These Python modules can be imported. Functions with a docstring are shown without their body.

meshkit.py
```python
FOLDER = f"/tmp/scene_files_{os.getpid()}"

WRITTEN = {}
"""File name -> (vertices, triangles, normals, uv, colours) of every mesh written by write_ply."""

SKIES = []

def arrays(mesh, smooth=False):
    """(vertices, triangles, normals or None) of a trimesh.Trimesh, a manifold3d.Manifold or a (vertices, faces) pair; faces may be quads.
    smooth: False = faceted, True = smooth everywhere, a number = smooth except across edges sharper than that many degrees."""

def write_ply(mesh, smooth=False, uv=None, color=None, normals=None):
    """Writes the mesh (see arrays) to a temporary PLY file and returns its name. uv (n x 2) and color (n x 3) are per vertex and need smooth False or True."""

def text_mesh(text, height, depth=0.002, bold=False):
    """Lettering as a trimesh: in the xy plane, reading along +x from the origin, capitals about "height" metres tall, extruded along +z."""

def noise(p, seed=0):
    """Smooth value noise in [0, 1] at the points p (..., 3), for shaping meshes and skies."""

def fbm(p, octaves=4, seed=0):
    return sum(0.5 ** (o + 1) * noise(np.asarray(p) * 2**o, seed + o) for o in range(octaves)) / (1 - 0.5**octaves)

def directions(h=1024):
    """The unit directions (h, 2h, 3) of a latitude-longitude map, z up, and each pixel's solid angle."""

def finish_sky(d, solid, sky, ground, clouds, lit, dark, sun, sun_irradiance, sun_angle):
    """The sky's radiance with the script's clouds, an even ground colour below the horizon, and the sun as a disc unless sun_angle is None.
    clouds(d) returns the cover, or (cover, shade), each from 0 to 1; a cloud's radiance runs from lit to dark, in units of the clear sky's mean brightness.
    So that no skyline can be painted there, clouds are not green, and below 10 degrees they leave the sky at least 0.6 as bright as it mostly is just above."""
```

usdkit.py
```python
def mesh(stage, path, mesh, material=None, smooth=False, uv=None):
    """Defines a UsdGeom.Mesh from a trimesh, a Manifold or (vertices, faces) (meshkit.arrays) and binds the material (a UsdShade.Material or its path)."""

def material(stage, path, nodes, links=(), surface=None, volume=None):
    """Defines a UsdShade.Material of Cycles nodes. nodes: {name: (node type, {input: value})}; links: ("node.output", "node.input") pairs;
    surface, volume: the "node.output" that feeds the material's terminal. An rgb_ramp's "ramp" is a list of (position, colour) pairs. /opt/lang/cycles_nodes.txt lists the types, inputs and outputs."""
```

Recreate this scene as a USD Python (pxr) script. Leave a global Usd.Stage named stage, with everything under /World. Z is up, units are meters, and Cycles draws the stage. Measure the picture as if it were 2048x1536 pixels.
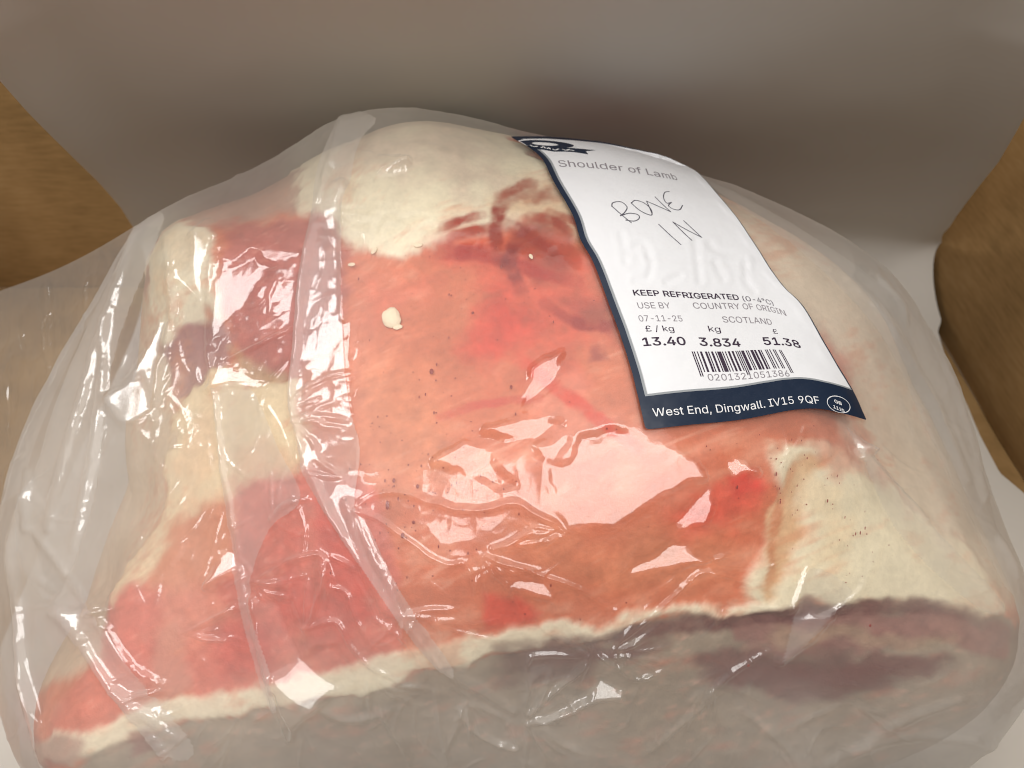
import math, random
import numpy as np, trimesh, usdkit, meshkit
from scipy.interpolate import RBFInterpolator, LinearNDInterpolator, NearestNDInterpolator
from pxr import Usd, UsdGeom, UsdLux, UsdShade, Gf, Sdf, Vt

stage = Usd.Stage.CreateInMemory()
UsdGeom.SetStageUpAxis(stage, UsdGeom.Tokens.z)
UsdGeom.SetStageMetersPerUnit(stage, 1.0)
UsdGeom.Xform.Define(stage, '/World')
UsdGeom.Scope.Define(stage, '/World/Looks')
rng = np.random.default_rng(7)

# ------------------------------------------------------------------ camera, lamps, exposure
CAM = np.array([0.0, -0.20, 0.30])
S2 = math.sqrt(0.5)
FWD = np.array([0, S2, -S2]); UP = np.array([0, S2, S2]); RIGHT = np.array([1.0, 0, 0])
TAN = 0.6745
cam = UsdGeom.Camera.Define(stage, '/World/camera')
cam.CreateHorizontalApertureAttr(36.0); cam.CreateVerticalApertureAttr(27.0)
cam.CreateFocalLengthAttr(18.0 / TAN)
cam.CreateClippingRangeAttr(Gf.Vec2f(0.01, 100))
cam.CreateFStopAttr(14.0); cam.CreateFocusDistanceAttr(0.25)
cam.CreateExposureAttr(0.52)
M4 = Gf.Matrix4d(); M4.SetLookAt(Gf.Vec3d(*CAM), Gf.Vec3d(*(CAM + FWD)), Gf.Vec3d(*UP))
cam.AddTransformOp().Set(M4.GetInverse())

def lamp(name, pos, target, w, h, intensity, color):
    L = UsdLux.RectLight.Define(stage, '/World/' + name)
    L.CreateWidthAttr(w); L.CreateHeightAttr(h); L.CreateIntensityAttr(intensity); L.CreateColorAttr(Gf.Vec3f(*color))
    m = Gf.Matrix4d(); m.SetLookAt(Gf.Vec3d(*pos), Gf.Vec3d(*target), Gf.Vec3d(0, 0.1, 1))
    L.AddTransformOp().Set(m.GetInverse())
    return L
TGT = np.array([0.02, -0.03, 0.12])
KEY_EL, KEY_AZ, KEY_D = math.radians(54), math.radians(-74), 1.0
KEY_DIR = np.array([math.cos(KEY_EL) * math.cos(KEY_AZ), math.cos(KEY_EL) * math.sin(KEY_AZ), math.sin(KEY_EL)])
KEY = TGT + KEY_D * KEY_DIR
lamp('window_light', KEY, TGT, 0.50, 0.42, 5.8, (1.0, 0.975, 0.94))
SIDE = np.array([-0.80, 0.14, 0.95])
lamp('side_window_light', SIDE, TGT, 0.28, 0.26, 9.0, (1.0, 0.98, 0.96))
FL_DIR = np.array([math.cos(0.75) * math.cos(math.radians(-140)), math.cos(0.75) * math.sin(math.radians(-140)), math.sin(0.75)])
lamp('far_window_light', TGT + FL_DIR, TGT, 0.30, 0.26, 7.0, (1.0, 0.98, 0.96))
lamp('ceiling_light', (0.0, 0.08, 1.5), (0, 0.08, 0), 1.9, 1.9, 1.0, (1.0, 0.955, 0.89))

# ------------------------------------------------------------------ helpers
def project(P):
    d = np.asarray(P) - CAM
    D = d @ FWD
    return 1024 + 1024 / TAN * (d @ RIGHT) / D, 768 - 1024 / TAN * (d @ UP) / D, D
def unproject(px, py, D):
    a = (np.asarray(px, float) - 1024) / 1024 * TAN; b = (768 - np.asarray(py, float)) / 1024 * TAN
    return CAM + np.asarray(D, float)[..., None] * (FWD + a[..., None] * RIGHT + b[..., None] * UP)
def sm(x, a, b):
    t = np.clip((x - a) / (b - a), 0, 1); return t * t * (3 - 2 * t)
def srgb(*c):
    c = np.array(c, float) / 255
    return np.where(c <= 0.04045, c / 12.92, ((c + 0.055) / 1.055) ** 2.4)
def seg_dist(px, py, pts, closed=False):
    """distance to a polyline and the position 0..1 along it"""
    pts = np.asarray(pts, float)
    if closed: pts = np.vstack([pts, pts[:1]])
    L = np.r_[0, np.cumsum(np.hypot(*np.diff(pts, axis=0).T))]
    best = np.full(px.shape, 1e18); at = np.zeros(px.shape)
    for k in range(len(pts) - 1):
        e = pts[k + 1] - pts[k]; q = e @ e + 1e-9
        t = np.clip(((px - pts[k, 0]) * e[0] + (py - pts[k, 1]) * e[1]) / q, 0, 1)
        d = (px - pts[k, 0] - t * e[0]) ** 2 + (py - pts[k, 1] - t * e[1]) ** 2
        m = d < best
        best = np.where(m, d, best); at = np.where(m, (L[k] + t * math.sqrt(q)) / L[-1], at)
    return np.sqrt(best), at
def inside(px, py, pts):
    pts = np.asarray(pts, float); r = np.zeros(px.shape, bool); n = len(pts)
    for i in range(n):
        (x1, y1), (x2, y2) = pts[i], pts[(i + 1) % n]
        c = (y1 > py) != (y2 > py)
        r ^= c & (px < (x2 - x1) * (py - y1) / (y2 - y1 + 1e-12) + x1)
    return r
def sdf(px, py, pts):
    """signed distance to a polygon, positive inside"""
    d, _ = seg_dist(px, py, pts, True)
    return np.where(inside(px, py, pts), d, -d)
def spline(pts, n=8):
    """Catmull-Rom through the points"""
    p = np.asarray(pts, float)
    if len(p) < 3: return p
    q = np.vstack([2 * p[0] - p[1], p, 2 * p[-1] - p[-2]]); out = []
    for i in range(1, len(q) - 2):
        for t in np.arange(n) / n:
            out.append(0.5 * (2 * q[i] + (q[i + 1] - q[i - 1]) * t + (2 * q[i - 1] - 5 * q[i] + 4 * q[i + 1] - q[i + 2]) * t * t
                              + (3 * q[i] - q[i - 1] - 3 * q[i + 1] + q[i + 2]) * t ** 3))
    out.append(p[-1]); return np.array(out)
def vnormals(v, f):
    fn = np.cross(v[f[:, 1]] - v[f[:, 0]], v[f[:, 2]] - v[f[:, 0]]); n = np.zeros_like(v)
    for k in range(3):
        for c in range(3):
            n[:, c] += np.bincount(f[:, k], fn[:, c], len(v))
    return n / np.maximum(np.linalg.norm(n, axis=1, keepdims=True), 1e-30)
USED = {}
def numbered(path):
    k = USED.get(path, -1) + 1; USED[path] = k
    return path if k == 0 else f'{path}_{k:03d}'
def thing(name, label, cat, group=None, kind=None):
    p = UsdGeom.Xform.Define(stage, numbered('/World/' + name)).GetPrim()
    tag(p, label, cat, group, kind); return p
def tag(p, label=None, cat=None, group=None, kind=None):
    for k, v in (('label', label), ('category', cat), ('group', group), ('kind', kind)):
        if v: p.SetCustomDataByKey(k, v)
def part(name, parent, v, f, mat, n=None, prim=None, label=None, kind=None):
    """one Mesh under parent (a prim or None); prim: {name: per vertex array}"""
    v = np.asarray(v, float); f = np.asarray(f, int)
    if f.shape[1] == 4: f = np.vstack([f[:, [0, 1, 2]], f[:, [0, 2, 3]]])
    used = np.unique(f); re = np.full(len(v), -1); re[used] = np.arange(len(used))
    path = numbered((str(parent.GetPath()) if parent else '/World') + '/' + name)
    m = usdkit.mesh(stage, path, (v[used], re[f]), mat)
    if n is not None:
        m.CreateNormalsAttr(Vt.Vec3fArray.FromNumpy(n[used].astype(np.float32))); m.SetNormalsInterpolation('vertex')
    for k, a in (prim or {}).items():
        a = np.asarray(a)[used].astype(np.float32)
        if a.ndim == 2: UsdGeom.PrimvarsAPI(m).CreatePrimvar(k, Sdf.ValueTypeNames.Color3fArray, 'vertex').Set(Vt.Vec3fArray.FromNumpy(a))
        else: UsdGeom.PrimvarsAPI(m).CreatePrimvar(k, Sdf.ValueTypeNames.FloatArray, 'vertex').Set(Vt.FloatArray.FromNumpy(a))
    tag(m.GetPrim(), label, kind=kind)
    return m.GetPrim()
def grid_faces(nu, nv, flip=False):
    i, j = np.meshgrid(np.arange(nu - 1), np.arange(nv - 1), indexing='ij'); a = (i * nv + j).ravel()
    f = np.stack([a, a + nv, a + nv + 1, a + 1], 1)
    return f[:, ::-1] if flip else f
def mat(name, nodes, links, surface): return usdkit.material(stage, '/World/Looks/' + name, nodes, links, surface)

# ------------------------------------------------------------------ materials
meat_mat = mat('meat', {
    'a': ('attribute', {'attribute': 'tint'}), 'g': ('geometry', {}),
    'n': ('noise_texture', {'scale': 420, 'detail': 4, 'roughness': 0.65}), 'n2': ('noise_texture', {'scale': 90, 'detail': 3}),
    'r': ('map_range', {'from_min': 0.3, 'from_max': 0.7, 'to_min': 0.92, 'to_max': 1.07}),
    'hs': ('hsv', {}), 'b': ('bump', {'strength': 0.25, 'distance': 0.001}),
    'p': ('principled_bsdf', {'roughness': 0.4, 'specular_ior_level': 0.4, 'subsurface_weight': 0.0, 'subsurface_scale': 0.004,
                              'subsurface_radius': (1, 0.35, 0.2)})},
    [('g.position', 'n.vector'), ('g.position', 'n2.vector'), ('n.fac', 'r.value'), ('r.result', 'hs.value'), ('a.color', 'hs.color'),
     ('hs.color', 'p.base_color'), ('n.fac', 'b.height'), ('b.normal', 'p.normal')], 'p.BSDF')
def film(name, ior, rough, extra=0.0, haze=0.25, tint=(0.97, 0.97, 0.975)):
    return mat(name, {
        'm': ('attribute', {'attribute': 'milk'}), 'ad': ('math', {'math_type': 'add', 'value2': extra, 'use_clamp': True}),
        't': ('transparent_bsdf', {'color': tint}), 'd': ('diffuse_bsdf', {'color': (0.94, 0.925, 0.89)}),
        'tr': ('translucent_bsdf', {'color': (0.94, 0.925, 0.89)}), 'dt': ('mix_closure', {'fac': 0.55}),
        'x': ('mix_closure', {}), 'gl': ('glossy_bsdf', {'color': (1, 1, 1), 'roughness': rough}), 'f': ('fresnel', {'IOR': ior}), 'fm': ('math', {'math_type': 'minimum', 'value2': 0.26}), 'lw': ('layer_weight', {'blend': 0.5}), 'lp': ('math', {'math_type': 'power', 'value2': 3.0}), 'lm': ('math', {'math_type': 'multiply', 'value2': 0.32}), 'gh': ('glossy_bsdf', {'color': (1, 1, 1), 'roughness': 0.42}), 'gm': ('mix_closure', {'fac': haze}), 'y': ('mix_closure', {})},
        [('m.fac', 'ad.value1'), ('d.BSDF', 'dt.closure1'), ('tr.BSDF', 'dt.closure2'), ('ad.value', 'x.fac'), ('t.BSDF', 'x.closure1'), ('dt.closure', 'x.closure2'),
         ('f.fac', 'fm.value1'), ('fm.value', 'y.fac'), ('lw.facing', 'lp.value1'), ('lp.value', 'lm.value1'), ('lm.value', 'ad.value2'), ('x.closure', 'y.closure1'), ('gl.BSDF', 'gm.closure1'), ('gh.BSDF', 'gm.closure2'), ('gm.closure', 'y.closure2')], 'y.closure')
film_mat = film('bag_film', 1.6, 0.10)
pleat_mat = film('pleat_film', 1.55, 0.10)
card_mat = mat('cardboard', {
    'g': ('geometry', {}), 'mp': ('mapping', {'scale': (9, 9, 60)}), 'n': ('noise_texture', {'scale': 6, 'detail': 5, 'roughness': 0.7}),
    'n2': ('noise_texture', {'scale': 22, 'detail': 3}), 'n3': ('noise_texture', {'scale': 900, 'detail': 2}),
    'r': ('rgb_ramp', {'ramp': [(0.25, srgb(122, 96, 60)), (0.5, srgb(152, 120, 78)), (0.8, srgb(174, 142, 98))]}),
    'ml': ('mix_float', {'fac': 0.5}), 'b': ('bump', {'strength': 0.35, 'distance': 0.0006}),
    'p': ('principled_bsdf', {'roughness': 0.85, 'specular_ior_level': 0.15})},
    [('g.position', 'mp.vector'), ('mp.vector', 'n.vector'), ('g.position', 'n2.vector'), ('g.position', 'n3.vector'), ('n.fac', 'ml.a'), ('n2.fac', 'ml.b'),
     ('ml.result', 'r.fac'), ('r.color', 'p.base_color'), ('n3.fac', 'b.height'), ('b.normal', 'p.normal')], 'p.BSDF')
def plain(name, color, rough=0.6, spec=0.3, bump=None):
    nodes = {'p': ('principled_bsdf', {'base_color': color, 'roughness': rough, 'specular_ior_level': spec})}; links = []
    if bump:
        nodes.update({'g': ('geometry', {}), 'n': ('noise_texture', {'scale': bump[0], 'detail': 3}), 'b': ('bump', {'strength': bump[1], 'distance': bump[2]})})
        links = [('g.position', 'n.vector'), ('n.fac', 'b.height'), ('b.normal', 'p.normal')]
    return mat(name, nodes, links, 'p.BSDF')
liner_mat = plain('white_liner', (0.60, 0.565, 0.515), 0.7, 0.2, (40, 0.10, 0.002))
paper_mat = plain('label_paper', (0.81, 0.815, 0.84), 0.55, 0.3, (130, 0.12, 0.0008))
navy_mat = plain('navy_ink', srgb(30, 42, 62), 0.4, 0.4)
grey_mat = plain('grey_ink', srgb(150, 154, 158), 0.5)
ink_mat = plain('thermal_ink', srgb(62, 50, 66), 0.6)
thin_ink_mat = plain('faded_ink', srgb(140, 134, 140), 0.6)
pen_mat = plain('pen_ink', srgb(88, 86, 96), 0.6)
white_ink = plain('white_ink', (0.85, 0.85, 0.86), 0.5)
fat_mat = plain('fat_fleck', srgb(240, 226, 196), 0.45, 0.4, (600, 0.4, 0.0008))
blood_mat = plain('blood', srgb(142, 40, 30), 0.3, 0.5)
table_mat = plain('table_wood', srgb(150, 125, 100), 0.5)

# ------------------------------------------------------------------ table, box, liner
def box_mesh(lo, hi):
    b = trimesh.creation.box(bounds=[lo, hi]); return b.vertices, b.faces
X0, X1, Y0, Y1, Z0, ZT, TH = -0.40, 0.304, -0.185, 0.262, -0.058, 0.125, 0.004
t = part('table_top', None, [(-1, -1, Z0 - TH - 0.002), (1, -1, Z0 - TH - 0.002), (1, 1, Z0 - TH - 0.002), (-1, 1, Z0 - TH - 0.002)], [(0, 1, 2, 3)], table_mat)
tag(t, 'flat table top under the cardboard box', 'table', kind='structure')
box = thing('cardboard_box', 'open brown cardboard box that holds the bagged meat and white liner', 'box')
def panel(name, o, e1, e2, n, seed, nu=60, nv=30, label=None):
    """a slightly bowed card panel of thickness TH: corner o, edges e1 e2, n points outwards"""
    o, e1, e2, n = map(np.array, (o, e1, e2, n))
    u, v = np.meshgrid(np.linspace(0, 1, nu), np.linspace(0, 1, nv), indexing='ij')
    bow = (meshkit.fbm(np.stack([u * 3, v * 2, u * 0 + seed], -1), 3, seed) - 0.5) * 0.006 * np.sin(np.pi * u) ** 0.5
    P = o + u[..., None] * e1 + v[..., None] * e2 + bow[..., None] * n
    a = P.reshape(-1, 3); b = (P + TH * n).reshape(-1, 3); N = nu * nv
    f = grid_faces(nu, nv); idx = np.arange(N).reshape(nu, nv)
    ring = np.r_[idx[:, 0], idx[-1, 1:], idx[-2::-1, -1], idx[0, -2:0:-1]]; r2 = np.roll(ring, -1)
    F = np.vstack([f[:, ::-1], f + N, np.stack([ring, r2, r2 + N, ring + N], 1)])
    return part(name, box, np.vstack([a, b]), F, card_mat, label=label)
H = ZT - Z0
panel('wall', (X0, Y0, Z0), (0, Y1 - Y0, 0), (0, 0, H), (-1, 0, 0), 1)
panel('wall', (X1, Y0, Z0), (0, Y1 - Y0, 0), (0, 0, H), (1, 0, 0), 2)
panel('wall', (X0, Y1, Z0), (X1 - X0, 0, 0), (0, 0, H), (0, 1, 0), 3)
panel('wall', (X0, Y0, Z0), (X1 - X0, 0, 0), (0, 0, H - 0.02), (0, -1, 0), 4)
panel('base', (X0, Y0, Z0 - 0.001), (X1 - X0, 0, 0), (0, Y1 - Y0, 0), (0, 0, -1), 5)

# liner: a sheet swept in x along a profile in y-z, its edges found from where they are seen
prof = spline([(-0.168, 0.10), (-0.166, 0.02), (-0.155, -0.042), (-0.12, -0.053), (0.06, -0.053), (0.15, -0.052), (0.222, -0.040), (0.252, -0.010), (0.216, 0.038), (0.177, 0.086), (0.135, 0.137), (0.099, 0.183), (0.055, 0.24)], 16)
PL = np.r_[0, np.cumsum(np.hypot(*np.diff(prof, axis=0).T))]
def liner_hit(px, py):
    a, b = (px - 1024) / 1024 * TAN, (768 - py) / 1024 * TAN
    d = FWD + a * RIGHT + b * UP
    for k in range(len(prof) - 1, 0, -1):                 # the far part first
        e = prof[k] - prof[k - 1]; A = np.array([[d[1], -e[0]], [d[2], -e[1]]])
        if abs(np.linalg.det(A)) < 1e-12: continue
        tt, s = np.linalg.solve(A, prof[k - 1] - CAM[1:])
        if tt > 0 and -1e-6 <= s <= 1 + 1e-6: return PL[k - 1] + s * (PL[k] - PL[k - 1]), tt * d[0]
    return None
def edge(pix, lo, hi):
    h = sorted(filter(None, (liner_hit(*p) for p in pix)))
    s, x = np.array(h).T
    return np.clip(np.interp(np.linspace(0, PL[-1], 260), s, x), lo, hi)
xl = edge([(-60, 20), (0, 108), (60, 180), (130, 255), (200, 330), (245, 385), (268, 430), (255, 500), (-10, 1320), (-40, 1420)], -0.262, 0)
xr = edge([(2110, 60), (2048, 185), (1995, 285), (1950, 345), (1912, 400), (1886, 445), (1880, 480), (1890, 520), (1904, 550), (1908, 600), (1884, 640), (1876, 660), (1900, 740), (1935, 810), (1960, 870), (2000, 945), (2048, 985)], 0, X1 - 0.003)
nu, nv = 260, 200
ss = np.linspace(0, PL[-1], nu); yy = np.interp(ss, PL, prof[:, 0]); zz = np.interp(ss, PL, prof[:, 1])
ty, tz = np.gradient(yy, ss), np.gradient(zz, ss)
w = np.linspace(0, 1, nv)
Xg = xl[:, None] + (xr - xl)[:, None] * w
back = sm(ss, PL[-1] * 0.55, PL[-1] * 0.75)[:, None]
bulge = (meshkit.fbm(np.stack([Xg * 9, np.broadcast_to(ss[:, None] * 9, Xg.shape), Xg * 0], -1), 3, 4) - 0.5) * (0.003 - 0.001 * back)
edgecurl = (np.exp(-(w / 0.05) ** 2) + np.exp(-((1 - w) / 0.05) ** 2))[None] * 0.010 * back
off = np.maximum(bulge, -0.002) + edgecurl
Pl = np.stack([Xg, yy[:, None] - tz[:, None] * off, zz[:, None] + ty[:, None] * off], -1).reshape(-1, 3)
fl = grid_faces(nu, nv); fl = np.vstack([fl[:, [0, 1, 2]], fl[:, [0, 2, 3]]])
p = part('liner_sheet', None, Pl, fl, liner_mat, vnormals(Pl, fl))
tag(p, 'white liner sheet behind and under the bag, inside the box', 'liner')

# ------------------------------------------------------------------ the hull of the bag, through points seen in the picture
P0 = np.array([0.0, 0.02, 0.02])
seen = [(1024, 768, .250), (1290, 860, .243), (1720, 850, .268), (1024, 500, .270), (1024, 1000, .240), (1024, 1275, .2425), (1024, 1400, .249), (1024, 1536, .257),
        (850, 245, .303), (1020, 312, .298), (1180, 322, .298), (1350, 366, .300), (1600, 455, .305), (1800, 570, .312), (1900, 760, .315), (2000, 1050, .298), (2060, 1300, .276),
        (690, 250, .305), (480, 370, .312), (285, 450, .322), (140, 700, .308), (40, 950, .291), (105, 1300, .260), (140, 1536, .254),
        (600, 1000, .246), (300, 1000, .264), (300, 1420, .251), (600, 1385, .244), (1600, 1225, .250), (1900, 1215, .262), (1800, 1500, .262), (1500, 1500, .257), (600, 1530, .253), (1350, 1265, .245),
        (500, 600, .279), (300, 650, .292), (700, 420, .283), (1500, 600, .277), (1650, 560, .292), (1800, 800, .292), (1300, 550, .268), (1560, 980, .251), (800, 650, .260)]
q = np.array(seen); Pc = unproject(q[:, 0], q[:, 1], q[:, 2])
Pc = np.vstack([Pc, [(0, .150, .09), (.10, .135, .07), (-.10, .135, .07), (0, .05, -.05), (.14, .02, -.05), (-.14, .02, -.05), (0, -.10, -.05), (0, .15, -.04), (.19, .05, .0), (-.195, .05, .0),
                     (.155, -.09, -.045), (-.140, -.10, -.04), (.12, .12, -.04), (-.12, .12, -.04), (.165, .075, .07), (-.165, .09, .07)]])
dv = Pc - P0; rr = np.linalg.norm(dv, axis=1)
hull_r = RBFInterpolator(dv / rr[:, None], rr, kernel='cubic', smoothing=2e-5, degree=1)
AX = np.array([0, -0.40, 0.916]); AX /= np.linalg.norm(AX)
E1 = np.array([1.0, 0, 0]); E2 = np.cross(AX, E1)
def dirs(N, k=0.45, far=172):
    """N x N directions: a square mapped to a disc and wrapped round the axis AX, finest near it"""
    x, y = np.meshgrid(np.linspace(-1, 1, N), np.linspace(-1, 1, N), indexing='ij')
    r = np.maximum(np.abs(x), np.abs(y)); s = np.where(np.abs(x) > np.abs(y), y / np.where(x == 0, 1, x), x / np.where(y == 0, 1, y)) * np.pi / 4
    X = np.where(np.abs(x) > np.abs(y), x * np.cos(s), y * np.sin(s)); Y = np.where(np.abs(x) > np.abs(y), x * np.sin(s), y * np.cos(s))
    R = np.hypot(X, Y); th = np.radians(far) * ((1 - k) * R + k * R ** 4); c = np.where(R > 1e-9, np.sin(th) / np.maximum(R, 1e-9), np.radians(far) * (1 - k))
    d = np.cos(th)[..., None] * AX + (X * c)[..., None] * E1 + (Y * c)[..., None] * E2
    return d.reshape(-1, 3)
def hull(N):
    d = dirs(N)
    r = np.concatenate([hull_r(c) for c in np.array_split(d, max(1, N * N // 40000))])
    v = P0 + d * r[:, None]
    v[:, 2] = np.maximum(v[:, 2], -0.0515 + 0.0 * v[:, 2])
    f = grid_faces(N, N); f = np.vstack([f[:, [0, 1, 2]], f[:, [0, 2, 3]]])
    return v, f
vh, fh = hull(260); nh = vnormals(vh, fh)
if np.mean(np.sum(nh * (vh - P0), 1)) < 0: raise RuntimeError('hull inside out')
facing = np.sum(nh * (CAM - vh), 1) / np.linalg.norm(CAM - vh, axis=1)
hx, hy, hD = project(vh)
vis = facing > 0.03
_lin = LinearNDInterpolator(np.stack([hx[vis], hy[vis]], 1), np.c_[hD[vis], nh[vis]]); _nea = NearestNDInterpolator(np.stack([hx[vis], hy[vis]], 1), np.c_[hD[vis], nh[vis]])
def on_hull(px, py, off=0.0):
    """the point of the hull seen at a pixel, moved out along the normal, and the normal"""
    px, py = np.asarray(px, float), np.asarray(py, float)
    a = _lin(px, py); b = _nea(px, py); a = np.where(np.isnan(a), b, a)
    n = a[..., 1:] / np.linalg.norm(a[..., 1:], axis=-1, keepdims=True)
    return unproject(px, py, a[..., 0]) + np.asarray(off)[..., None] * n, n

# ------------------------------------------------------------------ lamb shoulder
def px_rbf(points, kernel='linear', smoothing=0.0):
    q = np.array(points, float); f = RBFInterpolator(q[:, :2] / 1000, q[:, 2:], kernel=kernel, smoothing=smoothing)
    gx, gy = np.meshgrid(np.linspace(-300, 2350, 90), np.linspace(0, 1800, 64), indexing='ij')
    from scipy.interpolate import RegularGridInterpolator
    g = RegularGridInterpolator((gx[:, 0], gy[0]), f(np.stack([gx.ravel(), gy.ravel()], 1) / 1000).reshape(*gx.shape, -1), bounds_error=False, fill_value=None)
    return lambda px, py: g(np.stack([np.clip(px, -300, 2350), np.clip(py, 0, 1800)], -1))[..., 0]
gap_of = px_rbf([(1024, 768, 2.2), (1024, 1280, 2.2), (1300, 1000, 2.0), (800, 600, 2.2), (800, 1000, 2.2), (600, 1300, 2.5), (500, 900, 4), (500, 600, 4), (320, 560, 6), (240, 700, 24), (130, 700, 30), (20, 950, 46), (150, 950, 36), (215, 1000, 26),
                 (290, 900, 12), (20, 1200, 40), (100, 1200, 24), (190, 1200, 8), (20, 1400, 12), (100, 1400, 6), (40, 1536, 5), (690, 215, 12), (690, 320, 6), (480, 350, 9), (300, 440, 7), (850, 245, 5), (1100, 290, 4), (1350, 345, 4),
                 (1600, 430, 9), (1800, 565, 13), (1900, 750, 15), (1980, 1000, 9), (2048, 1250, 5), (1600, 800, 3), (1700, 1000, 4), (1024, 1536, 10), (1800, 1536, 12), (400, 1536, 8), (1600, 1230, 3), (-200, 900, 30), (2300, 900, 10), (1000, 1800, 10), (1000, 0, 8)])
# painted regions: part name, outline (where it is seen), colour, softness, ragged edge, relief in mm
LEAN, FAT = 'lean_meat', 'fat_cap'
REG = [
 ('flank', [(150, 600), (240, 380), (480, 270), (700, 180), (800, 200), (680, 300), (560, 390), (440, 420), (300, 420), (240, 500), (240, 660)], (196, 160, 140), 18, 22, 0.0),
 ('flank', [(-200, 560), (250, 560), (300, 760), (285, 900), (200, 1180), (150, 1330), (-200, 1400)], (222, 200, 172), 20, 20, 0.0),
 (FAT, [(240, 480), (330, 425), (400, 440), (420, 560), (400, 640), (330, 660), (240, 640)], (240, 229, 201), 12, 24, 0.8),
 (FAT, [(600, 420), (560, 330), (670, 180), (850, 190), (1010, 235), (1090, 300), (1160, 470), (1010, 468), (900, 466), (810, 492), (740, 494), (670, 478)], (240, 229, 201), 10, 22, 1.2),
 (LEAN, [(430, 425), (560, 405), (640, 425), (690, 480), (660, 640), (560, 770), (470, 730), (420, 640), (440, 520)], (190, 104, 92), 14, 26, -0.3),
 ('sinew', [(240, 655), (330, 640), (420, 650), (430, 730), (360, 770), (290, 740)], (172, 120, 116), 14, 20, 0.0),
 (FAT, [(285, 790), (350, 745), (460, 760), (580, 770), (600, 840), (600, 930), (545, 975), (430, 1010), (330, 1120), (250, 1190), (180, 1190), (255, 1000)], (238, 216, 178), 14, 26, 1.2),
 (LEAN, [(420, 1000), (520, 960), (620, 930), (760, 1000), (790, 1310), (600, 1375), (400, 1392), (260, 1400), (160, 1300), (170, 1200), (300, 1130)], (216, 118, 100), 16, 26, 0),
 ('sinew', [(350, 1010), (440, 1000), (430, 1150), (330, 1180), (270, 1150)], (215, 140, 105), 22, 22, 0.3),
 ('sinew', [(300, 1260), (350, 1240), (370, 1300), (350, 1400), (290, 1400)], (212, 140, 120), 14, 16, 0.5),
 (LEAN, [(80, 1400), (130, 1330), (230, 1340), (250, 1440), (160, 1490), (70, 1500)], (216, 122, 100), 14, 20, 0.3),
 (FAT, [(1545, 905), (1640, 880), (1720, 890), (1850, 1000), (1960, 1100), (2050, 1230), (1800, 1205), (1560, 1225), (1500, 1180), (1540, 1090), (1575, 1000)], (238, 226, 196), 16, 22, 1.0),
 ('flank', [(1350, 330), (1420, 340), (1620, 420), (1850, 560), (2000, 800), (2120, 1060), (2080, 1220), (1900, 1060), (1760, 910), (1640, 720), (1500, 540)], (228, 210, 186), 34, 26, 0.4),
 ('sinew', [(1700, 890), (1610, 1010), (1560, 1190), (1535, 1190), (1560, 1020), (1600, 930)], (220, 180, 138), 12, 18, -0.8),
 (FAT, [(40, 1536), (60, 1490), (200, 1455), (300, 1425), (430, 1392), (600, 1362), (760, 1325), (900, 1290), (1000, 1262), (1250, 1246), (1420, 1222), (1545, 1200), (1560, 1226), (1300, 1262), (1160, 1296), (1000, 1318), (800, 1378), (620, 1418), (420, 1448), (280, 1490), (150, 1536)], (240, 229, 201), 10, 20, 0.8),
 ('cut_face', [(1160, 1296), (1300, 1262), (1560, 1226), (1760, 1205), (1880, 1204), (1990, 1228), (2080, 1250), (2100, 1400), (2060, 1800), (100, 1800), (150, 1536), (290, 1490), (420, 1450), (620, 1420), (800, 1380), (1000, 1320)], (158, 142, 124), 9, 16, -0.6),
]
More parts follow.
